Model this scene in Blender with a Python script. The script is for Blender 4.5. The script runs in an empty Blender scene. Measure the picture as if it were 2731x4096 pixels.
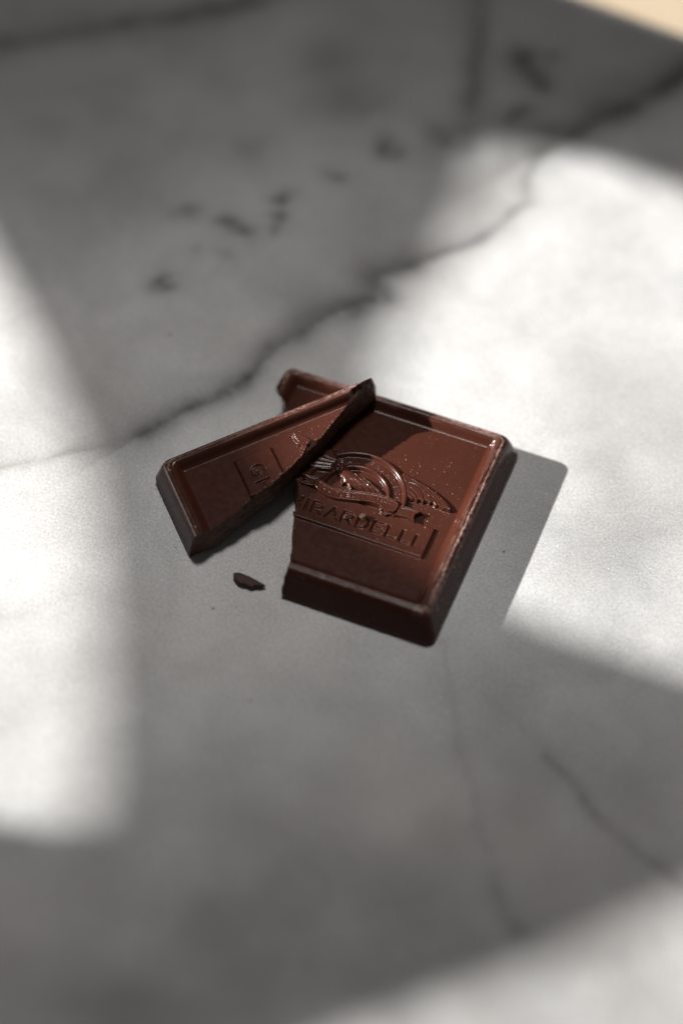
import bpy, bmesh, math, random
import numpy as np
from mathutils import Vector, Euler, Matrix

MM = 0.001
random.seed(7)
sc = bpy.context.scene

# ------------------------------------------------------------------ camera, world, lamps, exposure
CAM_P = np.array([73.2283, -216.6732, 296.439])             # millimetres, the chocolate square is the origin
CAM_E = (0.6538, -0.0314, 0.3761)
F_PX, PW, PH = 8715.0, 2731.0, 4096.0
cam_d = bpy.data.cameras.new('camera')
cam = bpy.data.objects.new('camera', cam_d)
sc.collection.objects.link(cam)
cam.location = CAM_P * MM
cam.rotation_euler = CAM_E
cam_d.sensor_fit = 'VERTICAL'
cam_d.sensor_height = 23.5
cam_d.sensor_width = 15.7
cam_d.lens = 50.0
cam_d.clip_start = 0.01
cam_d.clip_end = 20.0
CAM_R = np.array(Euler(CAM_E).to_matrix())
cam_d.dof.use_dof = True
FOCUS = np.array([-6.0, -1.5, 5.0])
cam_d.dof.focus_distance = float(-((FOCUS - CAM_P) @ CAM_R)[2]) * MM
cam_d.dof.aperture_fstop = 2.9
sc.camera = cam

def unproj(px, z=0.0):
    """photo pixels (2731 x 4096) -> points on the level plane z (mm)"""
    px = np.atleast_2d(np.array(px, float))
    d = np.c_[(px[:, 0] - PW / 2) / F_PX, -(px[:, 1] - PH / 2) / F_PX, -np.ones(len(px))] @ CAM_R.T
    t = (z - CAM_P[2]) / d[:, 2]
    return CAM_P + d * t[:, None]
K = 2731.0 / 1568.0
def U(x, y, z=0.0):
    return unproj((x * K, y * K), z)[0]

w = bpy.data.worlds.new('World'); sc.world = w; w.use_nodes = True
w.node_tree.nodes['Background'].inputs[0].default_value = (1.0, 0.98, 0.955, 1)
w.node_tree.nodes['Background'].inputs[1].default_value = 0.055

SUN_AZ, SUN_EL = math.radians(13.5), math.radians(27.0)      # heading of the light, height of the lamp
SUN_D = 5000.0
SUN_DIR = np.array([math.cos(SUN_AZ) * math.cos(SUN_EL), math.sin(SUN_AZ) * math.cos(SUN_EL), -math.sin(SUN_EL)])
SUN_P = -SUN_DIR * SUN_D
def lamp(name, kind, pos, target, energy, color, **kw):
    l = bpy.data.lights.new(name, kind); l.energy = energy; l.color = color
    for k, v in kw.items(): setattr(l, k, v)
    o = bpy.data.objects.new(name, l); sc.collection.objects.link(o)
    o.location = np.array(pos) * MM
    o.rotation_euler = Vector(np.array(target, float) - np.array(pos, float)).to_track_quat('-Z', 'Y').to_euler()
    return o
lamp('sunlight_lamp', 'SPOT', SUN_P, (0, 0, 0), 3900.0, (1.0, 0.98, 0.955), shadow_soft_size=0.034,
     spot_size=math.radians(24), spot_blend=0.3)
lamp('room_fill', 'SPOT', (-150, 330, 1250), (-12, -6, 0), 43.0, (1.0, 0.97, 0.945), shadow_soft_size=0.11,
     spot_size=math.radians(12.8), spot_blend=1.0)  # added fill for the shade; narrow cone shapes its falloff

sc.view_settings.view_transform = 'Standard'
sc.view_settings.look = 'None'
sc.view_settings.exposure = 0.0
sc.view_settings.gamma = 1.0
sc.cycles.use_denoising = True
sc.cycles.max_bounces = 8

# ------------------------------------------------------------------ numpy helpers
def hash2(ix, iy, seed):
    n = (ix.astype(np.int64) * 374761393 + iy.astype(np.int64) * 668265263 + seed * 1442695041) & 0xFFFFFFFF
    n = ((n ^ (n >> 13)) * 1274126177) & 0xFFFFFFFF
    n = n ^ (n >> 16)
    return (n & 0xFFFFFF) / float(0xFFFFFF)
def vnoise(x, y, seed=0):
    ix, iy = np.floor(x), np.floor(y)
    fx, fy = x - ix, y - iy
    fx = fx * fx * fx * (fx * (fx * 6 - 15) + 10); fy = fy * fy * fy * (fy * (fy * 6 - 15) + 10)
    a = hash2(ix, iy, seed); b = hash2(ix + 1, iy, seed); c = hash2(ix, iy + 1, seed); d = hash2(ix + 1, iy + 1, seed)
    return (a + (b - a) * fx) * (1 - fy) + (c + (d - c) * fx) * fy
def fbm(x, y, seed=0, oct=4, gain=0.5):
    s, a, t = 0, 1.0, 0
    for k in range(oct):
        s = s + a * (vnoise(x * 2 ** k + 17.3 * k, y * 2 ** k - 9.1 * k, seed + k) - 0.5); t += a; a *= gain
    return s / t * 2
def ss(a, b, x):
    t = np.clip((x - a) / (b - a), 0, 1); return t * t * (3 - 2 * t)
def dseg(X, Y, pts, closed=False):
    pts = [np.array(p, float) for p in pts]
    if closed: pts = pts + [pts[0]]
    best = np.full(X.shape, 1e9)
    for a, b in zip(pts[:-1], pts[1:]):
        d = b - a; L = d @ d + 1e-12
        t = np.clip(((X - a[0]) * d[0] + (Y - a[1]) * d[1]) / L, 0, 1)
        best = np.minimum(best, (X - a[0] - t * d[0]) ** 2 + (Y - a[1] - t * d[1]) ** 2)
    return np.sqrt(best)
def sdpoly(X, Y, poly):
    """signed distance, negative inside"""
    d = dseg(X, Y, poly, True); ins = np.zeros(X.shape, bool)
    n = len(poly)
    for i in range(n):
        (x0, y0), (x1, y1) = poly[i], poly[(i + 1) % n]
        if y0 == y1: continue
        c = ((Y < y0) != (Y < y1)) & (X < (x1 - x0) * (Y - y0) / (y1 - y0) + x0)
        ins ^= c
    return np.where(ins, -d, d)
def smooth_line(pts, n=6):
    """Catmull-Rom through the points"""
    p = [np.array(q, float) for q in pts]; p = [2 * p[0] - p[1]] + p + [2 * p[-1] - p[-2]]
    out = []
    for i in range(1, len(p) - 2):
        for k in range(n):
            t = k / n
            out.append(0.5 * ((2 * p[i]) + (-p[i - 1] + p[i + 1]) * t + (2 * p[i - 1] - 5 * p[i] + 4 * p[i + 1] - p[i + 2]) * t * t
                              + (-p[i - 1] + 3 * p[i] - 3 * p[i + 1] + p[i + 2]) * t ** 3))
    out.append(p[-2]); return out

# ------------------------------------------------------------------ material helpers
class NT:
    def __init__(s, name):
        s.m = bpy.data.materials.new(name); s.m.use_nodes = True
        s.t = s.m.node_tree; s.b = s.t.nodes['Principled BSDF']
    def n(s, kind, **kw):
        o = s.t.nodes.new(kind)
        for k, v in kw.items():
            if k.startswith('i_'):
                key = k[2:]; o.inputs[int(key) if key.isdigit() else key.replace('_', ' ')].default_value = v
            else: setattr(o, k, v)
        return o
    def l(s, a, b): s.t.links.new(a, b)
    def obj(s):
        if not hasattr(s, 'tc'): s.tc = s.n('ShaderNodeTexCoord')
        return s.tc.outputs['Object']
    def noise(s, scale, detail=3, rough=0.5, dist=0.0, vec=None):
        o = s.n('ShaderNodeTexNoise'); o.inputs['Scale'].default_value = scale; o.inputs['Detail'].default_value = detail
        o.inputs['Roughness'].default_value = rough; o.inputs['Distortion'].default_value = dist
        s.l(vec if vec is not None else s.obj(), o.inputs['Vector']); return o.outputs['Fac']
    def ramp(s, fac, stops):
        o = s.n('ShaderNodeValToRGB'); e = o.color_ramp.elements
        while len(e) < len(stops): e.new(0.5)
        for q, (p, c) in zip(e, stops):
            q.position = p; q.color = (c, c, c, 1) if isinstance(c, (int, float)) else (*c, 1)
        s.l(fac, o.inputs[0]); return o.outputs[0]
    def mix(s, fac, a, b, mode='MIX'):
        o = s.n('ShaderNodeMix', data_type='RGBA', blend_type=mode)
        for sock, v in ((o.inputs[0], fac), (o.inputs[6], a), (o.inputs[7], b)):
            if isinstance(v, (int, float)): sock.default_value = v
            elif isinstance(v, tuple): sock.default_value = (*v, 1)
            else: s.l(v, sock)
        return o.outputs[2]
    def math(s, op, a, b=0.0, clamp=False):
        o = s.n('ShaderNodeMath', operation=op, use_clamp=clamp)
        for sock, v in ((o.inputs[0], a), (o.inputs[1], b)):
            if isinstance(v, (int, float)): sock.default_value = v
            else: s.l(v, sock)
        return o.outputs[0]
    def attr(s, name):
        return s.n('ShaderNodeAttribute', attribute_name=name).outputs['Fac']
    def bump(s, h, strength, dist, normal=None):
        o = s.n('ShaderNodeBump'); o.inputs['Strength'].default_value = strength; o.inputs['Distance'].default_value = dist
        s.l(h, o.inputs['Height'])
        if normal is not None: s.l(normal, o.inputs['Normal'])
        return o.outputs[0]
    def set(s, **kw):
        for k, v in kw.items():
            sock = s.b.inputs[k.replace('_', ' ')]
            if isinstance(v, (int, float)): sock.default_value = v
            elif isinstance(v, tuple): sock.default_value = (*v, 1) if len(v) == 3 and sock.type == 'RGBA' else v
            else: s.l(v, sock)
        return s.m

# moulded chocolate: smooth, satin, faint bloom; 'scuff' marks rubbed spots and a painted sun highlight along the rim
M = NT('moulded_chocolate')
n1 = M.noise(90, 4, 0.6); n2 = M.noise(900, 3, 0.6); n3 = M.noise(5200, 2, 0.6)
col = M.mix(M.ramp(n1, [(0.3, 0.0), (0.75, 1.0)]), (0.041, 0.0120, 0.0073), (0.051, 0.0148, 0.0088))
sc_at = M.attr('scuff_and_highlight')
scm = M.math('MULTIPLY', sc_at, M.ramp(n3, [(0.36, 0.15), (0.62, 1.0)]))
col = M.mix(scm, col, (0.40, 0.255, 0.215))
pin = M.ramp(M.noise(6500, 1, 0.5), [(0.70, 0.0), (0.76, 1.0)])
col = M.mix(M.math('MULTIPLY', pin, 0.12), col, (0.30, 0.17, 0.12))
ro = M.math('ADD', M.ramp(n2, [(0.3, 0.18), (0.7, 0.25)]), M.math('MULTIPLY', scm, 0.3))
nb = M.bump(n3, 0.03, 0.00003)
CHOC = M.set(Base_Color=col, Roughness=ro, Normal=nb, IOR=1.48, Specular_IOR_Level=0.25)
# broken chocolate: rough and granular
M = NT('broken_chocolate')
n1 = M.noise(700, 5, 0.7); n2 = M.noise(3500, 3, 0.7)
col = M.mix(M.ramp(n1, [(0.35, 0.0), (0.7, 1.0)]), (0.050, 0.020, 0.012), (0.13, 0.056, 0.030))
col = M.mix(M.ramp(n2, [(0.60, 0.0), (0.72, 0.7)]), col, (0.20, 0.10, 0.055))
nb = M.bump(n1, 0.5, 0.0006); nb = M.bump(n2, 0.5, 0.00015, nb)
BROKEN = M.set(Base_Color=col, Roughness=0.62, Normal=nb)
M = NT('chocolate_dust')
M2 = NT('shard_chocolate'); SHARD = M2.set(Base_Color=M2.mix(M2.noise(900, 4, 0.6), (0.026, 0.009, 0.006), (0.055, 0.021, 0.012)), Roughness=0.7, Normal=M2.bump(M2.noise(1500, 4, 0.7), 0.5, 0.0003))
CRUMB = NT('pale_crumb').set(Base_Color=(0.20, 0.105, 0.075), Roughness=0.7)
DUST = M.set(Base_Color=(0.42, 0.27, 0.19), Roughness=0.5)
# marble
M = NT('white_marble')
vein = M.attr('vein'); cloud_and_falloff = M.attr('cloud_and_falloff'); warm = M.attr('warm')
g1 = M.noise(2300, 3, 0.65); g2 = M.noise(420, 4, 0.6); g3 = M.noise(75, 5, 0.62, 0.6)
base = M.mix(M.ramp(g3, [(0.3, 0.0), (0.7, 1.0)]), (0.42, 0.424, 0.42), (0.565, 0.565, 0.56))
base = M.mix(cloud_and_falloff, base, (0.17, 0.17, 0.166))
base = M.mix(M.math('MULTIPLY', warm, 0.35), base, (0.46, 0.43, 0.42))
grain = M.ramp(g1, [(0.28, 0.74), (0.47, 0.97), (0.66, 1.20)])
base = M.mix(1.0, base, grain, 'MULTIPLY')
base = M.mix(M.ramp(M.noise(1700, 2, 0.5), [(0.71, 0.0), (0.76, 0.7)]), base, (0.85, 0.85, 0.85))  # sparse crystal glints painted as pale flecks
grain = M.ramp(g2, [(0.3, 0.94), (0.6, 1.0), (0.8, 1.03)])
base = M.mix(1.0, base, grain, 'MULTIPLY')
vn = M.math('MULTIPLY', vein, M.ramp(g2, [(0.25, 0.75), (0.7, 1.15)]), True)
base = M.mix(vn, base, (0.035, 0.037, 0.034))
vor = M.n('ShaderNodeTexVoronoi', feature='F1'); vor.inputs['Scale'].default_value = 1900; M.l(M.obj(), vor.inputs['Vector'])
nb = M.bump(vor.outputs['Color'], 0.2, 0.00010)
MARBLE = M.set(Base_Color=base, Roughness=M.ramp(g2, [(0.3, 0.52), (0.7, 0.66)]), Normal=nb, IOR=1.5)
# wood beyond the slab
M = NT('pale_wood')
mp = M.n('ShaderNodeMapping'); mp.inputs['Scale'].default_value = (3, 40, 40); M.l(M.obj(), mp.inputs[0])
col = M.mix(M.noise(6, 5, 0.6, 0.5, mp.outputs[0]), (0.44, 0.345, 0.235), (0.54, 0.45, 0.33))
WOOD = M.set(Base_Color=col, Roughness=0.5)
M = NT('gobo_paint'); GOBO = M.set(Base_Color=M.mix(M.noise(30, 4), (0.34, 0.33, 0.32), (0.40, 0.39, 0.38)), Roughness=0.8)  # coat of the added gobo sheet

# ------------------------------------------------------------------ mesh / object helpers
def mesh(name, V, F, mats, attrs=None, normals=None, smooth=True, mi=None):
    me = bpy.data.meshes.new(name)
    me.from_pydata((np.asarray(V, float) * MM).tolist(), [], [tuple(int(i) for i in f) for f in F])
    for m in (mats if isinstance(mats, (list, tuple)) else [mats]): me.materials.append(m)
    if attrs:
        for k, a in attrs.items():
            at = me.attributes.new(k, 'FLOAT', 'POINT'); at.data.foreach_set('value', np.asarray(a, np.float32))
    me.polygons.foreach_set('use_smooth', [smooth] * len(me.polygons))
    if mi is not None: me.polygons.foreach_set('material_index', np.asarray(mi, np.int32))
    me.update()
    if normals is not None: me.normals_split_custom_set_from_vertices(np.asarray(normals, float).tolist())
    return me
def obj(name, me, parent=None, **props):
    o = bpy.data.objects.new(name, me); sc.collection.objects.link(o)
    if parent is not None: o.parent = parent
    for k, v in props.items(): o[k] = v
    return o
def thing(name, label, cat, loc=(0, 0, 0), rot=(0, 0, 0), group=None):
    o = obj(name, None, label=label, category=cat)
    o.location = np.array(loc) * MM; o.rotation_euler = rot
    o.empty_display_size = 0.01
    if group: o['group'] = group
    return o

# ------------------------------------------------------------------ marble slab (dense sheet so the veins keep their own shape)
e0, e1 = unproj((2372, 0))[0][:2], unproj((2731, 131))[0][:2]
ED = (e1 - e0) / np.linalg.norm(e1 - e0); EN = np.array([-ED[1], ED[0]])    # along / beyond the slab's rear edge
SLAB_T = 20.0
xs = np.arange(-215, 190.01, 0.75); ys = np.arange(-330, -0.4, 0.75)
ys = np.r_[ys, -1.0, -0.7, -0.42, -0.2, -0.06, 0.0]
zs = np.where(ys > -1.0, -(1 - np.sqrt(np.clip(1 - (ys + 1.0) ** 2, 0, 1))), 0.0)
GX, GY = np.meshgrid(xs, ys)
WX = e0[0] + ED[0] * GX + EN[0] * GY; WY = e0[1] + ED[1] * GX + EN[1] * GY
GZ = np.repeat(zs[:, None], len(xs), 1)
# pixel position of every grid point, only to lay the stone's markings and the painted light falloff on the slab
wobx = WX + 1.3 * fbm(WX / 7, WY / 7, 31, 4); woby = WY + 1.3 * fbm(WX / 7, WY / 7, 77, 4)
wob2x = WX + 1.7 * fbm(WX / 4, WY / 4, 131, 4); wob2y = WY + 1.7 * fbm(WX / 4, WY / 4, 177, 4)
def ground(pts): return [U(x, y)[:2] for x, y in pts]
vein = np.zeros(WX.shape); cloud_and_falloff = np.zeros(WX.shape)
def add_vein(pts, width, s, halo=0, hs=0, side=1, taper=None):
    global vein, cloud_and_falloff
    P = ground(pts); d = dseg(wobx, woby, P)
    vv = s * np.exp(-(d / width) ** 1.25) * (0.55 + 0.75 * vnoise(WX / 5, WY / 5, 5))
    vein = np.maximum(vein, vv)
    if halo:
        A = np.array(P); sdist = np.zeros(WX.shape); best = np.full(WX.shape, 1e9)
        for a, b in zip(A[:-1], A[1:]):
            t = b - a; L = t @ t; k = np.clip(((WX - a[0]) * t[0] + (WY - a[1]) * t[1]) / L, 0, 1)
            dd = np.hypot(WX - a[0] - k * t[0], WY - a[1] - k * t[1]); m = dd < best
            cr = (t[0] * (WY - a[1]) - t[1] * (WX - a[0]))
            sdist = np.where(m, np.sign(cr), sdist); best = np.where(m, dd, best)
        hv = hs * np.exp(-best / halo) * np.where(sdist * side > 0, 1, 0.12) * (0.5 + vnoise(WX / 11, WY / 11, 9))
        cloud_and_falloff = cloud_and_falloff + hv
add_vein([(-250, 1130), (0, 1076), (100, 1056), (200, 1038), (330, 1000)], 1.0, 0.30, 6, 0.35)
add_vein([(330, 1000), (450, 930), (560, 880), (640, 800), (750, 730), (850, 690), (872, 632), (965, 606)], 2.4, 0.8, 11, 0.8)
add_vein([(965, 606), (1100, 550), (1212, 465), (1212, 410), (1250, 352)], 1.3, 0.62, 6, 0.35)
add_vein([(1250, 352), (1400, 270), (1568, 180), (1800, 50)], 3.4, 0.9, 14, 0.7)
add_vein([(860, 640), (880, 690)], 2.2, 0.8)
add_vein([(-150, 150), (0, 112), (140, 84), (350, 50), (500, 22), (620, -8), (800, -70)], 3.4, 0.62, 9, 0.25, 1)
add_vein([(620, -60), (625, 40)], 2.0, 0.2)
add_vein([(1105, -80), (1092, 80), (1082, 200), (1076, 290), (1055, 335)], 2.6, 0.62)
add_vein([(1110, 1600), (1180, 1660), (1255, 1742)], 0.9, 0.10)
add_vein([(1255, 1742), (1320, 1812), (1370, 1882), (1430, 1922), (1470, 1962), (1640, 2080)], 1.0, 0.42)
add_vein([(1020, 1480), (1036, 1640), (1060, 1750), (1090, 1840), (1120, 1960)], 1.0, 0.22)
add_vein([(1130, 2030), (1145, 2075), (1165, 2110), (1195, 2140)], 1.6, 0.36)
add_vein([(-150, 1470), (0, 1420), (100, 1390), (220, 1350)], 1.2, 0.13)
add_vein([(1400, 2200), (1500, 2290), (1568, 2330)], 1.4, 0.10)
for x, y, r, s in [(650, 455, 15, .62), (636, 500, 15, .55), (628, 522, 12, .4), (527, 510, 15, .5), (556, 530, 15, .62), (432, 482, 17, .38), (415, 492, 12, .25), (770, 405, 13, .45),
                   (885, 340, 16, .55), (915, 352, 13, .45), (1030, 330, 16, .5), (1012, 300, 17, .35), (1040, 300, 12, .3), (368, 648, 13, .55), (388, 664, 11, .55), (1195, 135, 24, .7), (1245, 190, 18, .95), (1262, 130, 14, .45),
                   (1225, 165, 15, .6), (1185, 262, 15, .6), (455, 572, 11, .25), (515, 585, 12, .2), (570, 340, 22, .2), (760, 130, 40, .18), (150, 70, 25, .3), (800, 230, 40, .2), (840, 250, 24, .2)]:
    c = U(x, y); rr = r / 12.0 * 1.55; s = min(.97, s * 1.6)
    an = random.uniform(0, 3.14); ex = random.uniform(1.0, 1.7)
    px = wob2x - c[0]; py = wob2y - c[1]; qx = (px * math.cos(an) + py * math.sin(an)) / ex; qy = -px * math.sin(an) + py * math.cos(an)
    vein = np.maximum(vein, s * np.exp(-((qx / rr) ** 2 + (qy / rr) ** 2) ** 0.75))
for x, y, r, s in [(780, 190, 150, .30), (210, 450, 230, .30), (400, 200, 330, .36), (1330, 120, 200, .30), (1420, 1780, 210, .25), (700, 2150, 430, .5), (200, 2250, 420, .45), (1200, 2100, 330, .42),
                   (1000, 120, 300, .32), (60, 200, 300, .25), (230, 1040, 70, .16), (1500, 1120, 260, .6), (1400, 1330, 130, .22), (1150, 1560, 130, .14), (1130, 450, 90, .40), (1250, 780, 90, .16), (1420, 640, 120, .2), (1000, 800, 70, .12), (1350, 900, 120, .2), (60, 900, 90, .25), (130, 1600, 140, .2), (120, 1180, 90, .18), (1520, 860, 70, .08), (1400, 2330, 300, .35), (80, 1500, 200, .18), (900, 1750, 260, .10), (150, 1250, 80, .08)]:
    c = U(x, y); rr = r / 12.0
    cloud_and_falloff = cloud_and_falloff + s * np.exp(-(((wobx - c[0]) / rr) ** 2 + ((woby - c[1]) / (rr * 1.25)) ** 2))  # broad grey patches; many paint the light's falloff into the stone
cloud_and_falloff = np.clip(cloud_and_falloff * (0.75 + 0.5 * vnoise(WX / 9, WY / 9, 55)) + 0.10 * np.clip(fbm(WX / 14, WY / 14, 3, 4), -1, 1), 0, 0.9)
warm = np.clip(0.5 + 0.9 * fbm(WX / 26, WY / 26, 91, 3), 0, 1)
nx, ny = len(xs), len(ys)
idx = np.arange(nx * ny).reshape(ny, nx)
F = np.stack([idx[:-1, :-1], idx[:-1, 1:], idx[1:, 1:], idx[1:, :-1]], -1).reshape(-1, 4)
V = np.c_[WX.ravel(), WY.ravel(), GZ.ravel()]
border = np.r_[idx[0, :], idx[1:, -1], idx[-1, -2::-1], idx[-2:0:-1, 0]]
low = V[border].copy(); low[:, 2] = -SLAB_T
nb0 = len(V); nbn = len(border); V = np.r_[V, low]
Fl = F.tolist() + [(border[i], nb0 + i, nb0 + (i + 1) % nbn, border[(i + 1) % nbn]) for i in range(nbn)] + [tuple(range(nb0 + nbn - 1, nb0 - 1, -1))]
pad = lambda a: np.r_[a.ravel(), a.ravel()[border]]
obj('marble_slab', mesh('marble_slab', V, Fl, MARBLE, dict(vein=pad(vein), cloud_and_falloff=pad(cloud_and_falloff), warm=pad(warm))), kind='structure')
tv = []
for x, y in ((-900, -900), (900, -900), (900, 900), (-900, 900)):
    tv.append((x, y, -SLAB_T - 0.05))
tv += [(x, y, -SLAB_T - 30) for x, y, z in tv]
obj('wooden_table_top', mesh('wooden_table_top', tv, [(0, 1, 2, 3), (7, 6, 5, 4), (0, 4, 5, 1), (1, 5, 6, 2), (2, 6, 7, 3), (3, 7, 4, 0)], WOOD, smooth=False), kind='structure')

# ------------------------------------------------------------------ added unseen gobo sheet, its openings shaped to throw the sun patches
WD = 470.0                                                    # from the chocolate to the gobo sheet, level
hdir = np.array([math.cos(SUN_AZ), math.sin(SUN_AZ), 0.0]); side = np.array([-hdir[1], hdir[0], 0.0])
def to_gobo(p):
    return np.array(p, float)
def disp(pts): return [to_gobo(U(p[0], p[1], p[2] if len(p) > 2 else 0.0)) for p in pts]
def ray_at(p, d0):
    d = SUN_P - p; t = (-WD + d0 - p @ hdir) / (d @ hdir); return p + d * t
hole_right = disp([(1112, 345), (1160, 318), (1240, 330), (1380, 368), (1568, 436), (1900, 560), (2250, 900), (2250, 1850), (1900, 1660), (1568, 1545), (1300, 1455), (1180, 1402),
                   (1000, 1318, 5.5), (930, 1268, 4.7), (850, 1205, 4.7), (770, 1140, 4.7), (690, 1065, 4.7), (670, 990, 8.0), (655, 958, 8.8), (757, 885, 6), (885, 850), (940, 720), (1028, 592), (1100, 425)])
hole_left = disp([(-500, -300), (-300, 90), (-12, 612), (75, 785), (155, 980), (190, 1060), (210, 1300), (226, 1600), (218, 1800), (198, 1890), (150, 1908), (0, 1888), (-500, 1830)])
hole_low = disp([(2300, 1760), (1568, 2075), (1300, 2200), (930, 2330), (810, 2375), (430, 2540), (400, 3100), (2300, 3100)])
def slab_pt(x, y): q = e0 + ED * x + EN * y; return (q[0], q[1], 0.0)
hole_rear = [to_gobo(slab_pt(*p)) for p in ((-60, 1.5), (60, 1.5), (190, 1.5), (190, 60), (60, 75), (-60, 60))]
GOBO_SPEC = ([(-420, -SLAB_T), (420, -SLAB_T), (420, 560), (-420, 560)], [hole_right, hole_left, hole_low, hole_rear])


# ------------------------------------------------------------------ chocolate square: moulded height field
S = 45.0; H = S / 2; FI, ZF = 4.9, 4.68; B = H - FI

def arc(cx, cy, rx, ry, a0, a1, n=10):
    return [(cx + rx * math.cos(math.radians(a0 + (a1 - a0) * i / n)), cy + ry * math.sin(math.radians(a0 + (a1 - a0) * i / n))) for i in range(n + 1)]
GLYPH = {   # strokes in a box 0..1 wide, 0..1 high
    'G': [arc(.52, .5, .5, .5, 48, 315, 16) + [(.97, .16), (.97, .46), (.58, .46)]],
    'H': [[(0, 0), (0, 1)], [(1, 0), (1, 1)], [(0, .5), (1, .5)]],
    'I': [[(.5, 0), (.5, 1)]],
    'R': [[(0, 0), (0, 1), (.55, 1)] + arc(.62, .74, .36, .26, 90, -90, 8) + [(0, .48)], [(.5, .48), (.98, 0)]],
    'A': [[(0, 0), (.5, 1), (1, 0)], [(.2, .3), (.8, .3)]],
    'D': [[(0, 0), (0, 1), (.4, 1)] + arc(.42, .5, .56, .5, 90, -90, 10) + [(0, 0)]],
    'E': [[(1, 1), (0, 1), (0, 0), (1, 0)], [(0, .52), (.85, .52)]],
    'L': [[(0, 1), (0, 0), (1, 0)]],
    'F': [[(1, 1), (0, 1), (0, 0)], [(0, .52), (.8, .52)]],
    'O': [arc(.5, .5, .5, .5, 0, 360, 16)],
    'U': [[(0, 1), (0, .4)] + arc(.5, .4, .5, .4, 180, 360, 8) + [(1, 1)]],
    'N': [[(0, 0), (0, 1), (1, 0), (1, 1)]],
    'S': [arc(.5, .75, .45, .25, 40, 270, 8) + arc(.5, .25, .45, .25, 90, -140, 8)],
    'C': [arc(.52, .5, .5, .5, 45, 315, 12)],
    '1': [[(.2, .8), (.5, 1), (.5, 0)]],
    '8': [arc(.5, .75, .38, .25, 0, 360, 12), arc(.5, .26, .46, .26, 0, 360, 12)],
    '5': [[(.9, 1), (.2, 1), (.15, .55)] + arc(.48, .32, .45, .32, 110, -140, 10)],
    '2': [arc(.5, .7, .42, .3, 160, -30, 8) + [(.05, 0), (.95, 0)]],
}
# letter boxes (left, right) of the name on the panel, measured on the square
NAME = [('G', -12.95, -10.75), ('H', -9.55, -7.45), ('I', -6.6, -6.0), ('R', -5.2, -3.5), ('A', -2.55, -.5), ('R', .2, 2.0), ('D', 2.95, 4.85),
        ('E', 5.65, 7.35), ('L', 8.25, 9.85), ('L', 10.75, 12.35), ('I', 12.85, 13.45)]
NY0, NY1 = -7.4, -5.15
PANEL = (-15.45, 15.45, -9.25, -2.7)
RC = (0.25, -1.0); R1, R2 = 8.7, 5.85
WING_R = smooth_line([(6.0, 6.55), (9.2, 5.95), (12.5, 4.85), (15.0, 3.65), (16.4, 2.55), (16.85, 1.85), (16.4, 1.6), (15.7, 1.62)], 5) + \
         smooth_line([(15.3, 1.5), (14.4, 1.75), (13.9, 1.55), (13.3, 1.95), (12.8, 1.7), (12.2, 1.95), (11.7, 1.5), (11.1, 1.75), (10.7, 1.3), (10.25, 1.45), (9.7, 1.3)], 3) + [(8.6, 1.6), (7.6, 3.0), (6.5, 5.0)]
FEATH_R = [[(8.0, 4.5), (9.4, 4.55), (10.8, 3.65), (12.0, 1.85)], [(8.3, 5.3), (9.9, 4.9), (12.3, 3.55), (13.5, 1.9)], [(8.6, 5.9), (11.2, 4.75), (13.9, 3.0), (15.4, 1.8)],
           [(8.6, 3.5), (9.9, 2.85), (10.9, 1.65)], [(9.0, 2.55), (9.7, 2.2), (10.2, 1.5)], [(12.6, 3.4), (13.7, 2.7), (14.4, 1.75)]]
MX = 0.1
mirror = lambda P: [(2 * MX - x, y) for x, y in P]
WING_L = mirror(WING_R)[:-3] + [(-8.4, 1.3), (-6.6, 1.4), (-5.0, 2.0), (-4.9, 4.4), (-6.2, 6.2)]
FEATH_L = [mirror(p) for p in FEATH_R] + [[(-5.2, 4.2), (-7.5, 4.35), (-9.5, 4.6)], [(-5.2, 3.75), (-7.2, 3.55), (-9.3, 3.2)], [(-5.2, 3.2), (-6.8, 2.75), (-9.0, 2.2)], [(-5.1, 2.7), (-6.4, 2.15), (-8.0, 1.7)]]
BAN_T = smooth_line([(-6.4, -.62), (-4.34, -1.26), (-2.16, -1.31), (-.41, -.84), (2.32, -.1), (4.95, .32), (6.69, .24), (7.97, -.32), (8.4, -.9)], 5)
BAN_B = smooth_line([(8.35, -1.7), (8.1, -2.45), (6.9, -2.75), (5.57, -2.35), (5.02, -2.11), (3.14, -2.23), (.47, -3.08), (-2.7, -3.74), (-5.02, -3.35), (-6.45, -2.45), (-6.6, -1.3)], 5)
BANNER = [tuple(p) for p in BAN_T + BAN_B]
FOLD = [(5.5, -2.2), (5.55, -3.2), (6.0, -3.55), (6.9, -3.6), (8.0, -3.0), (8.4, -2.0), (7.2, -2.4)]
TAIL_R = smooth_line([(8.3, -.7), (9.9, -.35), (11.2, -.42), (12.5, -.55)], 4) + smooth_line([(12.3, -.75), (11.6, -1.6), (11.65, -2.3), (12.0, -2.95)], 4) + smooth_line([(11.8, -3.0), (10.6, -2.75), (8.95, -2.95), (7.0, -3.5)], 4) + [(8.0, -2.2)]
TAIL_L = [(-6.2, -.2), (-7.99, -.35), (-9.5, -.38), (-10.4, -.3), (-8.2, -1.45), (-9.6, -2.7), (-7.96, -2.76), (-6.5, -2.45)]
BIRD = [(-3.9, 3.7, .55), (-3.2, 3.3, .75), (-2.7, 2.4, 1.15), (-1.4, 1.7, 1.55), (.6, 1.5, 1.5), (2.4, 1.2, 1.1), (3.8, .9, .7), (4.7, .6, .35)]
LEGS = [[(-3.75, 2.0), (-3.0, 1.55), (-2.55, .8)], [(-1.75, .7), (-1.1, .2), (-.6, -.35)], [(-2.0, .55), (-2.4, .1)], [(-4.1, 3.6), (-4.75, 3.2), (-4.7, 2.8)]]
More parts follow.
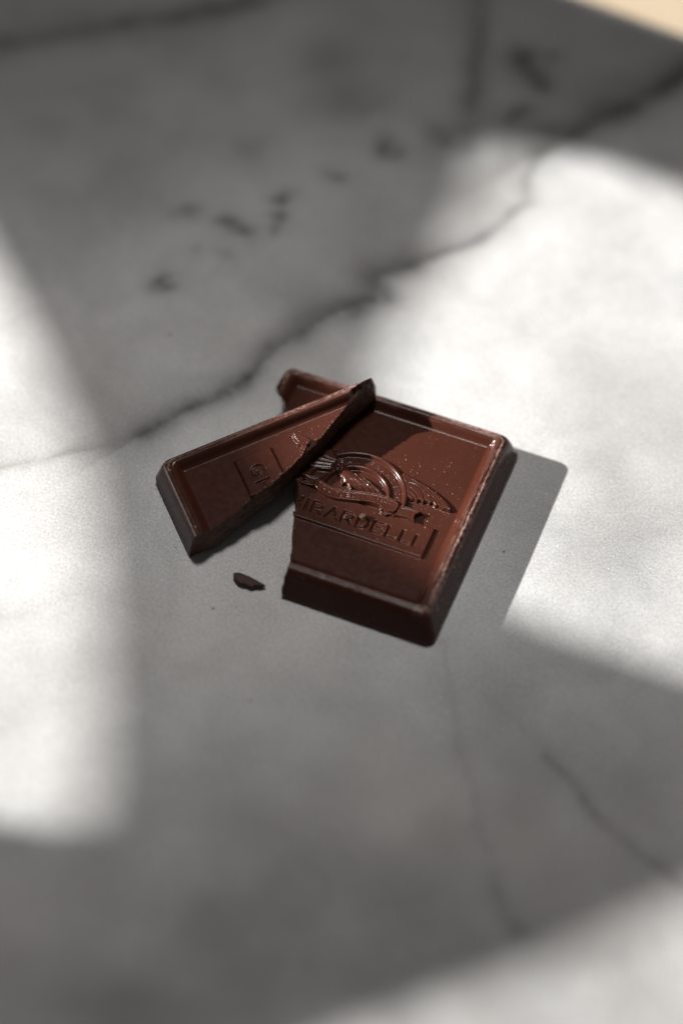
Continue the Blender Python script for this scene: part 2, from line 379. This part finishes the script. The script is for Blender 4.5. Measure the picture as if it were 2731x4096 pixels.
SMALL = [(c, x, y) for c, x, y in zip('FOUNDEDIN1852', (-5.55, -4.68, -3.68, -2.62, -1.55, -.58, .48, 1.72, 2.66, 4.25, 5.12, 6.0, 6.85),
                                      (-1.75, -2.15, -2.4, -2.42, -2.32, -2.1, -1.8, -1.45, -1.2, -.92, -.82, -.82, -.95))]
def glyph_lines(c, x0, y0, wdt, hgt, ang=0.0):
    ca, sa = math.cos(ang), math.sin(ang)
    out = []
    for st in GLYPH[c]:
        out.append([(x0 + ca * (a - .5) * wdt - sa * (b - .5) * hgt, y0 + sa * (a - .5) * wdt + ca * (b - .5) * hgt) for a, b in st])
    return out

def emblem(X, Y):
    """height above the floor of the moulding and the part each point belongs to"""
    z = np.zeros(X.shape); part = np.zeros(X.shape, int)      # 0 body, 1 name panel, 2 wing, 3 ring, 4 banner, 5 bird, 10+ letters
    x0, x1, y0, y1 = PANEL
    dx = np.maximum(x0 - X, X - x1); dy = np.maximum(y0 - Y, Y - y1); d = np.maximum(dx, dy)
    k = ss(.16, -.12, d) if False else 1 - ss(-.10, .16, d)
    z = z + .40 * k; part[d < .13] = 1
    for i, (c, a, b) in enumerate(NAME):
        box = (X > a - 1) & (X < b + 1) & (Y > NY0 - 1) & (Y < NY1 + 1)
        if not box.any(): continue
        dd = np.full(X.shape, 9.0)
        for st in glyph_lines(c, (a + b) / 2, (NY0 + NY1) / 2, b - a, NY1 - NY0):
            dd[box] = np.minimum(dd[box], dseg(X[box], Y[box], st))
        z = z - .30 * (1 - ss(.09, .27, dd))
        part[dd < .29] = 10 + i
    # round badge behind everything
    r = np.hypot(X - RC[0], Y - RC[1]); up = Y > -1.6
    zz = z.copy()
    ann = (r < R1) & up
    zz = np.where(ann, np.maximum(zz, .16), zz)
    zz = np.where((r < R2) & up, .02, zz)
    ridge1 = np.clip(1 - ((r - R1) / .62) ** 2, 0, 1) ** .75 * .72
    ridge2 = np.clip(1 - ((r - R2) / .52) ** 2, 0, 1) ** .75 * .6
    zz = np.where(up, np.maximum(zz, np.maximum(ridge1, ridge2)), zz)
    tl = np.full(X.shape, 9.0)
    txt = 'SAN FRANCISCO'
    m = (r > 6) & (r < 8.6) & up
    for i, c in enumerate(txt):
        if c == ' ': continue
        a = math.radians(128 - i * 10.2)
        for st in glyph_lines(c, RC[0] + 7.28 * math.cos(a), RC[1] + 7.28 * math.sin(a), .62, .85, a - math.pi / 2):
            tl[m] = np.minimum(tl[m], dseg(X[m], Y[m], st))
    zz = zz + .03 * (1 - ss(.05, .17, tl))
    ringm = (r < R1 + .6) & up
    part[ringm] = 3; z = np.where(ringm, zz, z)
    # wings
    for poly, fe in ((WING_R, FEATH_R), (WING_L, FEATH_L)):
        d = sdpoly(X, Y, poly)
        plate = 1 - ss(-.34, .10, d)
        g = np.full(X.shape, 9.0)
        for st in fe: g = np.minimum(g, dseg(X, Y, smooth_line(st, 4)))
        g = np.maximum(g, .03)
        wz = .66 * plate - .08 * np.exp(-(g / .12) ** 2) * plate
        free = (r > R1 + .35) | (poly is WING_L)
        mk = (d < .1) & free & (Y > -1)
        z = np.where(mk, np.maximum(wz, z * (1 - plate)), z); part[mk] = 2
    # bird
    bz = np.zeros(X.shape)
    for a, b in zip(BIRD[:-1], BIRD[1:]):
        for t in np.linspace(0, 1, 9):
            cx, cy, rr = [p + (q - p) * t for p, q in zip(a, b)]
            bz = np.maximum(bz, np.sqrt(np.clip(1 - ((X - cx) ** 2 + (Y - cy) ** 2) / rr ** 2, 0, 1)) * (0.35 + .45 * min(rr, 1.4)))
    bz = bz + (bz > .02) * ss(-1.2, .5, X) * .10 * (np.sin((X * .8 + Y * 1.7) * 5.5 + 2.2 * fbm(X * .9, Y * .9, 12, 3))) * np.clip(bz * 2, 0, 1)
    for st in LEGS:
        bz = np.maximum(bz, np.clip(1 - (dseg(X, Y, st) / .3) ** 2, 0, 1) ** .6 * .6)
    mk = (bz > .03) & (r < R1)
    z = np.where(mk, np.maximum(z, bz), z); part[mk & (bz > .06)] = 5
    for c0 in ((-4.6, 3.9), (-5.0, 3.0), (-4.3, 2.6)):           # feathers curling round the neck
        dd = np.abs(np.hypot(X - c0[0], Y - c0[1]) - .38)
        z = z + .16 * np.exp(-(dd / .13) ** 2)
    # banner
    for poly, hgt in ((TAIL_R, .78), (TAIL_L, .62), (FOLD, .66), (BANNER, .86)):
        d = sdpoly(X, Y, poly)
        plate = 1 - ss(-.16, .12, d)
        bz = hgt * plate + .13 * np.exp(-((d + .26) / .15) ** 2)
        if poly is FOLD: bz = bz - .22 * (1 - ss(-.75, -.3, d))
        mk = d < .12
        z = np.where(mk, np.maximum(bz, z * (1 - plate)), z); part[mk] = 4
    tl = np.full(X.shape, 9.0); m = (np.abs(Y + 1.6) < 2.2) & (np.abs(X) < 8)
    for i, (c, cx, cy) in enumerate(SMALL):
        a = math.atan2(SMALL[min(i + 1, 12)][2] - SMALL[max(i - 1, 0)][2], SMALL[min(i + 1, 12)][1] - SMALL[max(i - 1, 0)][1])
        for st in glyph_lines(c, cx, cy, .6 if c not in 'I1' else .3, .85, a):
            tl[m] = np.minimum(tl[m], dseg(X[m], Y[m], st))
    z = z - .05 * (1 - ss(.06, .19, tl)) * (part == 4)
    z = z + .0025 * fbm(X * .4, Y * .4, 41, 2)
    return z, part

PROFILE = np.array([(0.12, 0.0), (0.02, .10), (0, .3), (.01, .75), (.06, .95), (.28, 1.45), (.62, 2.4), (1.0, 3.55), (1.38, 4.6), (1.72, 5.3), (1.98, 5.68), (2.2, 5.88), (2.4, 5.98), (2.55, 5.96),
                    (2.66, 5.90), (2.78, 5.95), (2.95, 6.06), (3.12, 6.08), (3.35, 6.0), (3.65, 5.77), (3.95, 5.43), (4.22, 5.08), (4.45, 4.86), (4.68, 4.73), (4.9, 4.68)])
def build_square():
    n = 360
    g = np.linspace(-B, B, n + 1); X, Y = np.meshgrid(g, g)
    fade = ss(0, .5, B - np.maximum(np.abs(X), np.abs(Y)))
    z, part = emblem(X, Y)
    V = [np.c_[X.ravel(), Y.ravel(), (ZF + z * fade).ravel()]]
    idx = np.arange((n + 1) ** 2).reshape(n + 1, n + 1)
    Q = [np.stack([idx[:-1, :-1], idx[:-1, 1:], idx[1:, 1:], idx[1:, :-1]], -1).reshape(-1, 4)]
    ring0 = np.r_[idx[0, :-1], idx[:-1, -1], idx[-1, :0:-1], idx[:0:-1, 0]]     # counter-clockwise
    N = len(ring0)
    # arc-length table of the profile
    seg = np.r_[0, np.cumsum(np.hypot(*np.diff(PROFILE, axis=0).T))]
    lv = np.linspace(seg[-1], 0, 84)[1:]
    # smooth the profile by sampling then averaging
    fs = np.linspace(0, seg[-1], 600); kern = np.hanning(31); kern /= kern.sum()
    sm = lambda a: np.convolve(np.r_[2 * a[0] - a[15:0:-1], a, 2 * a[-1] - a[-2:-17:-1]], kern, 'valid')
    pp = np.interp(lv, fs, sm(np.interp(fs, seg, PROFILE[:, 0]))); pz = np.interp(lv, fs, sm(np.interp(fs, seg, PROFILE[:, 1])))
    pz[-1] = 0.0
    prev = ring0; count = (n + 1) ** 2; scuff_and_highlight = [np.zeros(count)]; parts = [part.ravel()]; prof = [np.full(count, FI)]
    t = np.linspace(0, 1, n + 1)[:-1]
    for p, zz in zip(pp, pz):
        a = H - p; rad = float(np.interp(p, [0, 2.4, 3.2, FI], [1.7, 1.35, 1.1, .02]))
        L = 2 * (a - rad); q = math.pi * rad / 4; tot = L + 2 * q
        s = t * tot
        sx = np.empty(n); sy = np.empty(n)
        m1 = s < q; m3 = s > q + L; m2 = ~(m1 | m3)
        an = -math.pi * .75 + s[m1] / rad; sx[m1] = -a + rad + rad * np.cos(an); sy[m1] = -a + rad + rad * np.sin(an)
        sx[m2] = -a + rad + s[m2] - q; sy[m2] = -a
        an = -math.pi / 2 + (s[m3] - q - L) / rad; sx[m3] = a - rad + rad * np.cos(an); sy[m3] = -a + rad + rad * np.sin(an)
        P = []
        for k in range(4):
            c, si = [(1, 0), (0, 1), (-1, 0), (0, -1)][k]
            P.append(np.c_[c * sx - si * sy, si * sx + c * sy])
        P = np.concatenate(P)
        u = np.arange(N) * (4 * S / N)
        wav = .02 * fbm(u / 3.0, u * 0 + p * .8, 21, 4) * ss(.9, 1.8, p) * (1 - ss(4.2, 4.9, p))
        nick = np.clip(vnoise(u / 1.1, u * 0 + p / .5, 63) - .72, 0, 1) * .45 * np.exp(-((p - 2.45) / .45) ** 2) * np.clip(vnoise(u / 6, u * 0, 64) * 2 - .6, 0, 1)
        V.append(np.c_[P, zz + wav - nick * (zz > 1)])
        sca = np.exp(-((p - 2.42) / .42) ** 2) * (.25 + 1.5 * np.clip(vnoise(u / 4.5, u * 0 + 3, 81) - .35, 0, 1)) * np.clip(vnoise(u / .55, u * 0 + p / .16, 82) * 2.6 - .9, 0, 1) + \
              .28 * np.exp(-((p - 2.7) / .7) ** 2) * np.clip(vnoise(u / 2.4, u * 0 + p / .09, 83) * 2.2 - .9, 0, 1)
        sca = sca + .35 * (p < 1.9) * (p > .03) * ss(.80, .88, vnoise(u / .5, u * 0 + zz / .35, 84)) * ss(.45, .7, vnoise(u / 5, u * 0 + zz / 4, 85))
        edge = np.where((P[:, 0] > 18) | (P[:, 1] > 18), 1.9, np.where(P[:, 0] < -18, .75, .3))  # right and back rims paler, a painted sun highlight over the scuffs
        scuff_and_highlight.append(np.clip(sca * edge, 0, 1)); parts.append(np.full(N, 0)); prof.append(np.full(N, p))
        cur = count + np.arange(N); count += N
        Q.append(np.stack([prev, cur, np.roll(cur, -1), np.roll(prev, -1)], -1))
        prev = cur
    V.append(np.array([[0, 0, 0.0]]))
    V = np.concatenate(V); Q = np.concatenate(Q)
    tris = [(count, int(prev[(i + 1) % N]), int(prev[i])) for i in range(N)]
    return V, Q, tris, np.r_[np.concatenate(scuff_and_highlight), 0], np.r_[np.concatenate(parts), 0]

# the fracture: x of the break for every (y, z)
BRK = np.array([(-3.6, -26), (-4.15, -22.3), (-4.3, -17.7), (-5.6, -13.5), (-7.2, -9.1), (-7.95, -5.5), (-9.55, -2.3), (-13.2, 5.2), (-16.3, 10.2), (-18.6, 14.0), (-19.7, 16.4), (-20.6, 18.4), (-23.0, 19.3), (-28, 26)])
def fracture(y, z):
    x = np.interp(y, BRK[:, 1], BRK[:, 0])
    x = x + .30 * (z - 4.7) * ss(-15, -20, y) * (z > 4.7) + .12 * (z - 4.7) * (1 - ss(-14, -19, y)) * (1 - ss(10, 14, y))
    x = x - .10 * (z - 3.0) * ss(11, 16, y)
    rough = .45 + .8 * vnoise(y / 5, y * 0, 8)
    x = x + rough * (.18 * fbm(y / 4.5, z / 5.0, 51, 2) + .20 * fbm(y / .9, z / .7, 52, 3) + .05 * fbm(y / .22, z / .25, 53, 2))
    # deeper bites where it tore out chips near the top edge
    for yb, rb, db in ((3.6, 1.5, .9), (14.6, 1.4, .9), (-8.5, 2.0, .25)):
        x = x - db * np.exp(-((y - yb) / rb) ** 2) * ss(4.2, 5.0, z) * (.6 + .8 * vnoise(y * 2.2, z * 2.2, 58))
    return x
def build_cutter(sidesign):
    ys = np.linspace(-26, 26, 650); zs = np.linspace(-3, 9, 150)
    Yg, Zg = np.meshgrid(ys, zs); Xg = fracture(Yg, Zg)
    n, m = len(ys), len(zs)
    idx = np.arange(n * m).reshape(m, n)
    V = np.c_[Xg.ravel(), Yg.ravel(), Zg.ravel()]
    bord = np.r_[idx[0, :], idx[1:, -1], idx[-1, -2::-1], idx[-2:0:-1, 0]]
    far = V[bord].copy(); far[:, 0] = -60
    k = len(V); nb = len(bord)
    V = np.r_[V, far, [[-60, 0, 3]]]
    F = np.stack([idx[:-1, :-1], idx[:-1, 1:], idx[1:, 1:], idx[1:, :-1]], -1).reshape(-1, 4).tolist()
    F += [(bord[i], k + i, k + (i + 1) % nb, bord[(i + 1) % nb]) for i in range(nb)]
    F += [(k + nb, k + (i + 1) % nb, k + i) for i in range(nb)]
    return V, F
def temp(name, V, F, mats, attrs=None, mi=None):
    me = bpy.data.meshes.new(name)
    me.from_pydata(np.asarray(V).tolist(), [], [tuple(int(i) for i in f) for f in F])
    for m in mats: me.materials.append(m)
    if mi is not None: me.polygons.foreach_set('material_index', [mi] * len(me.polygons))
    if attrs:
        for k, a in attrs.items():
            at = me.attributes.new(k, 'FLOAT', 'POINT'); at.data.foreach_set('value', np.asarray(a, np.float32))
    b = bmesh.new(); b.from_mesh(me); bmesh.ops.recalc_face_normals(b, faces=b.faces[:]); bmesh.ops.triangulate(b, faces=b.faces[:]); b.to_mesh(me); b.free()
    o = bpy.data.objects.new(name, me); sc.collection.objects.link(o); return o
def boolean(a, cutters):
    for c, op in cutters:
        md = a.modifiers.new('cut', 'BOOLEAN'); md.operation = op; md.object = c; md.solver = 'MANIFOLD'
    dg = bpy.context.evaluated_depsgraph_get(); ev = a.evaluated_get(dg); me = ev.to_mesh()
    me.calc_loop_triangles()
    V = np.empty(len(me.vertices) * 3); me.vertices.foreach_get('co', V); V = V.reshape(-1, 3)
    T = np.empty(len(me.loop_triangles) * 3, np.int32); me.loop_triangles.foreach_get('vertices', T); T = T.reshape(-1, 3)
    MI = np.empty(len(me.loop_triangles), np.int32); me.loop_triangles.foreach_get('material_index', MI)
    at = {}
    for k in ('scuff_and_highlight',):
        d = np.zeros(len(V), np.float32)
        if k in me.attributes: me.attributes[k].data.foreach_get('value', d)
        at[k] = d
    ev.to_mesh_clear(); a.modifiers.clear()
    return V, T, MI, at
def prism(name, poly, d0, d1):
    n = len(poly)
    if len(poly[0]) == 3: P = [ray_at(p, d) for d in (d0, d1) for p in poly]      # opening splayed along the sun's rays
    else: P = [-WD * hdir + side * p[0] + np.array([0, 0, p[1]]) + hdir * d for d in (d0, d1) for p in poly]
    return temp(name, np.array(P), [tuple(range(n - 1, -1, -1)), tuple(range(n, 2 * n))] + [(i, (i + 1) % n, n + (i + 1) % n, n + i) for i in range(n)], [GOBO])
tmp = [prism('sheet', GOBO_SPEC[0], -10, 0)] + [prism('opening', hh, -14, 4) for hh in GOBO_SPEC[1]]
wV, wT, _, _ = boolean(tmp[0], [(t, 'DIFFERENCE') for t in tmp[1:]])
for t in tmp:
    m = t.data; bpy.data.objects.remove(t); bpy.data.meshes.remove(m)
obj('gobo_sheet', mesh('gobo_sheet', wV, wT, GOBO, smooth=False), kind='structure')

sqV, sqQ, sqT, sqScuffHighlight, sqPart = build_square()
square = temp('square', sqV, sqQ.tolist() + sqT, [CHOC, BROKEN], dict(scuff_and_highlight=sqScuffHighlight), 0)
cutV, cutF = build_cutter(1)
cutter = temp('cutter', cutV, cutF, [CHOC, BROKEN], None, 1)

SMALL_P = np.array([-2.602, -8.3656, 3.56]); SMALL_R = (0.1625, 0.0219, -0.8036)
SR = np.array(Euler(SMALL_R).to_matrix())
# where the wedge presses on the big piece's broken edge, that edge has crumbled away: a block just under the wedge's underside
fp = [(-23.5, -9.0)] + [(float(np.interp(y, BRK[:, 1], BRK[:, 0])) + .25, y) for y in (-9.0, -6, -3, 0, 3, 6, 9, 13, 17)] + [(-23.5, 17.0)]
nfp = len(fp)
bx = np.array([(x, y, z) for z in (-.06, 9.0) for x, y in fp]) @ SR.T + SMALL_P
press = temp('press', bx, [tuple(range(nfp - 1, -1, -1)), tuple(range(nfp, 2 * nfp))] + [(i, (i + 1) % nfp, nfp + (i + 1) % nfp, nfp + i) for i in range(nfp)], [CHOC, BROKEN], None, 1)

def tri_normals(V, T, keep):
    a, b, c = V[T[:, 0]], V[T[:, 1]], V[T[:, 2]]
    fn = np.cross(b - a, c - a) * keep[:, None]
    N = np.zeros(V.shape)
    for k in range(3): np.add.at(N, T[:, k], fn)
    return N / (np.linalg.norm(N, axis=1, keepdims=True) + 1e-20)
PART_NAME = {1: 'name_panel', 2: 'wing', 3: 'badge_ring', 4: 'banner', 5: 'eagle'}
def split_piece(root, data, letter_note=None):
    V, T, MI, at = data
    frac = MI == 1
    cen = V[T].mean(1)
    inside = (np.abs(cen[:, 0]) < B - .02) & (np.abs(cen[:, 1]) < B - .02) & (cen[:, 2] > ZF - .8) & ~frac
    pid = np.zeros(len(T), int)
    gi = np.clip(np.round((cen[:, 0] + B) / (2 * B) * 360), 0, 360).astype(int); gj = np.clip(np.round((cen[:, 1] + B) / (2 * B) * 360), 0, 360).astype(int)
    pid[inside] = sqPart[:361 * 361].reshape(361, 361)[gj[inside], gi[inside]]
    pid[(pid == 2) & (cen[:, 0] < 0)] = 6
    pid[frac] = -1
    Ns = tri_normals(V, T, (~frac).astype(float)); Nf = tri_normals(V, T, frac.astype(float))
    made = {}
    def make(name, sel, mat, parent, N):
        used = np.unique(T[sel]); mp = np.full(len(V), -1); mp[used] = np.arange(len(used))
        me = mesh(name, V[used], mp[T[sel]], mat, dict(scuff_and_highlight=at['scuff_and_highlight'][used]) if mat is CHOC else None, N[used])
        return obj(name, me, parent)
    make('moulded_body', pid == 0, CHOC, root, Ns)
    o = make('broken_edge', pid == -1, BROKEN, root, Nf); o['label'] = 'rough crumbly broken edge'
    for p in (1, 2, 6, 3, 4, 5):
        sel = pid == p
        if sel.sum() < 60: continue
        made[p] = make(PART_NAME.get(p, 'wing'), sel, CHOC, root, Ns)
    for i, (c, a, b) in enumerate(NAME):
        sel = pid == 10 + i
        if sel.sum() < 20: continue
        o = make('letter', sel, CHOC, made.get(1, root), Ns); o['label'] = 'engraved capital letter ' + c
    return made

big = thing('broken_chocolate_square', 'large broken dark chocolate square with winged badge and raised name panel, lying flat on marble', 'chocolate')
small = thing('chocolate_wedge', 'narrow broken chocolate wedge stamped GH, leaning across the larger chocolate piece', 'chocolate', SMALL_P, SMALL_R)
split_piece(big, boolean(square, [(cutter, 'DIFFERENCE'), (press, 'DIFFERENCE')]))
split_piece(small, boolean(square, [(cutter, 'INTERSECT')]))
for o in (square, cutter, press):
    m = o.data; bpy.data.objects.remove(o); bpy.data.meshes.remove(m)

# ------------------------------------------------------------------ shard, crumbs, dust
def lump(rx, ry, rz, seed, sub=3, rough=.35, taper=0.0):
    b = bmesh.new(); bmesh.ops.create_icosphere(b, subdivisions=sub, radius=1)
    V = np.array([v.co[:] for v in b.verts]); F = [[v.index for v in f.verts] for f in b.faces]; b.free()
    d = 1 + rough * fbm(V[:, 0] * 1.6 + seed * 3.1, V[:, 1] * 1.6 + V[:, 2] * 2.3, seed, 3)
    V = V * d[:, None]
    V[:, 1] *= 1 - taper * np.clip(V[:, 0], -1, 1.2)
    V = V * np.array([rx, ry, rz]); V[:, 2] -= V[:, 2].min(); return V, F
# pointed shard: outline traced on the marble, real thickness
sh_px = [(537, 1316), (548, 1315), (560, 1319), (575, 1325), (592, 1334), (610, 1345), (600, 1347), (588, 1347), (578, 1350), (566, 1344), (552, 1341), (543, 1334), (536, 1325)]
P = np.array([U(x, y, .8)[:2] for x, y in sh_px]); c0 = P.mean(0)
P = np.array(smooth_line([tuple(p - c0) for p in P] + [tuple(P[0] - c0)], 3))[:-1]
n = len(P); V = []; F = []
for z, k, sx in ((0.0, .80, 0.25), (.35, .97, .1), (.8, 1.0, 0), (1.0, .93, -.1), (1.12, .72, -.2), (1.16, .4, -.2)):
    V += [(p[0] * k + .05 * fbm(np.array([p[0] * 2]), np.array([z * 2]), 4)[0], p[1] * k + sx, z + (.12 * fbm(np.array([p[0] * 1.5]), np.array([p[1] * 1.5]), 6)[0] if z > .3 else 0)) for p in P]
for L in range(5):
    F += [(L * n + i, L * n + (i + 1) % n, (L + 1) * n + (i + 1) % n, (L + 1) * n + i) for i in range(n)]
F += [tuple(range(n - 1, -1, -1)), tuple(range(5 * n, 6 * n))]
o = obj('chocolate_shard', mesh('chocolate_shard', V, F, SHARD), label='pointed sliver of dark chocolate lying alone on the marble', category='chocolate shard')
o.location = (c0[0] * MM, c0[1] * MM, 0.00002)
for (x, y, rx, ry, rz, rot, lab) in [(3.6, -5.35, .62, .5, .35, .6, 'larger pale brown chocolate crumb lying on the engraved letter D'), (.85, -6.35, .55, .33, .25, .2, 'small brown chocolate crumb lying on the second engraved letter R')]:
    V, F = lump(rx, ry, rz, int(x * 10) + 3, 3, .8)
    o = obj('chocolate_crumb', mesh('chocolate_crumb', V, F, BROKEN, smooth=False), label=lab, category='crumb')
    o.location = (x * MM, y * MM, (ZF + .38) * MM); o.rotation_euler = (0, 0, rot)
NEAR_SHARD = 'minute brown crumb on the marble just in front of the pointed sliver'
for i, (x, y, r, lab) in enumerate([(575, 1611, .22, 'tiny reddish crumb alone on the shaded marble well in front of the sliver'), (490, 1398, .2, NEAR_SHARD), (484, 1392, .1, NEAR_SHARD), (541, 1393, .1, NEAR_SHARD),
                                    (391, 769, .3, 'tiny reddish crumb on the shaded marble beyond the long dark vein'), (1156, 1267, .2, 'tiny pale brown crumb in the shadow beside the large piece, away from the wedge'),
                                    (500, 1225, .12, 'minute crumb in the shadow under the broken side of the wedge'), (405, 1258, .12, 'minute crumb by the pointed lower corner of the wedge'),
                                    (380, 1110, .14, 'minute crumb against the short moulded end of the wedge')]):
    V, F = lump(r * .95, r * .75, r * .3, i + 20, 2, .7)
    o = obj('chocolate_crumb', mesh('chocolate_crumb', V, F, CRUMB, smooth=False), label=lab, category='crumb', group='tiny crumbs scattered on the marble')
    p = U(x, y); o.location = (p[0] * MM, p[1] * MM, 0.00001); o.rotation_euler = (0, 0, i)

def dust(name, pts, parent, rad):
    V = []; F = []
    tet = np.array([(1, 1, 1), (-1, -1, 1), (-1, 1, -1), (1, -1, -1), (0, 0, 1.6), (1.3, 0, 0), (0, -1.3, 0)]) * .6
    fc = [(0, 4, 1), (0, 2, 4), (4, 2, 1), (0, 1, 3), (0, 3, 2), (1, 2, 3)]
    for x, y, z in pts:
        r = rad * random.choice((.45, .5, .6, .7, 1.0, 1.5)); a = random.random() * 6.28; k = len(V)
        ca, sa = math.cos(a), math.sin(a)
        V += [(x + r * (ca * q[0] - sa * q[1]), y + r * (sa * q[0] + ca * q[1]), z + r * q[2] * .8 + r * .3) for q in tet[:5]]
        F += [tuple(k + i for i in f) for f in fc]
    return obj(name, mesh(name, V, F, DUST, smooth=False), parent, kind='stuff')
pts = []
while len(pts) < 520:
    x, y = random.uniform(-9, 17), random.uniform(-16, 17)
    if random.random() > .25 + .75 * max(0, 1 - math.hypot(x - 11, y - 3) / 14): continue
    pts.append((x, y))
A = np.array(pts); zt, pt = emblem(A[:, 0], A[:, 1])
dust('chocolate_dust', [(x, y, ZF + z) for (x, y), z in zip(pts, zt)], big, .062)
pts = []
while len(pts) < 150:
    x, y = random.uniform(-18, -10), random.uniform(-14, 15)
    if x > np.interp(y, BRK[:, 1], BRK[:, 0]) - 1.0: continue
    if random.random() > .2 + .8 * max(0, (y + 2) / 16): continue
    pts.append((x, y))
A = np.array(pts); zt, pt = emblem(A[:, 0], A[:, 1])
dust('chocolate_dust', [(x, y, ZF + z) for (x, y), z in zip(pts, zt)], small, .045)

# crumbs still hanging on the broken top edges
def edge_crumbs(parent, n, y0, y1, sgn):
    V = []; F = []
    for i in range(n):
        y = random.uniform(y0, y1); r = random.choice((.07, .09, .12, .16))
        v, f = lump(r * 1.2, r, r * .7, i + 60, 1, .9)
        x = float(fracture(np.array([y]), np.array([ZF]))[0]) + sgn * random.uniform(.0, .35)
        zt = ZF + float(emblem(np.array([x]), np.array([y]))[0][0])
        k = len(V); V += (v + np.array([x, y, zt - .03])).tolist(); F += [[k + j for j in q] for q in f]
    o = obj('edge_crumbs', mesh('edge_crumbs', V, F, BROKEN, smooth=False), parent, kind='stuff')
edge_crumbs(big, 50, -12, 0, 1)
edge_crumbs(small, 70, -11, 12, -1)
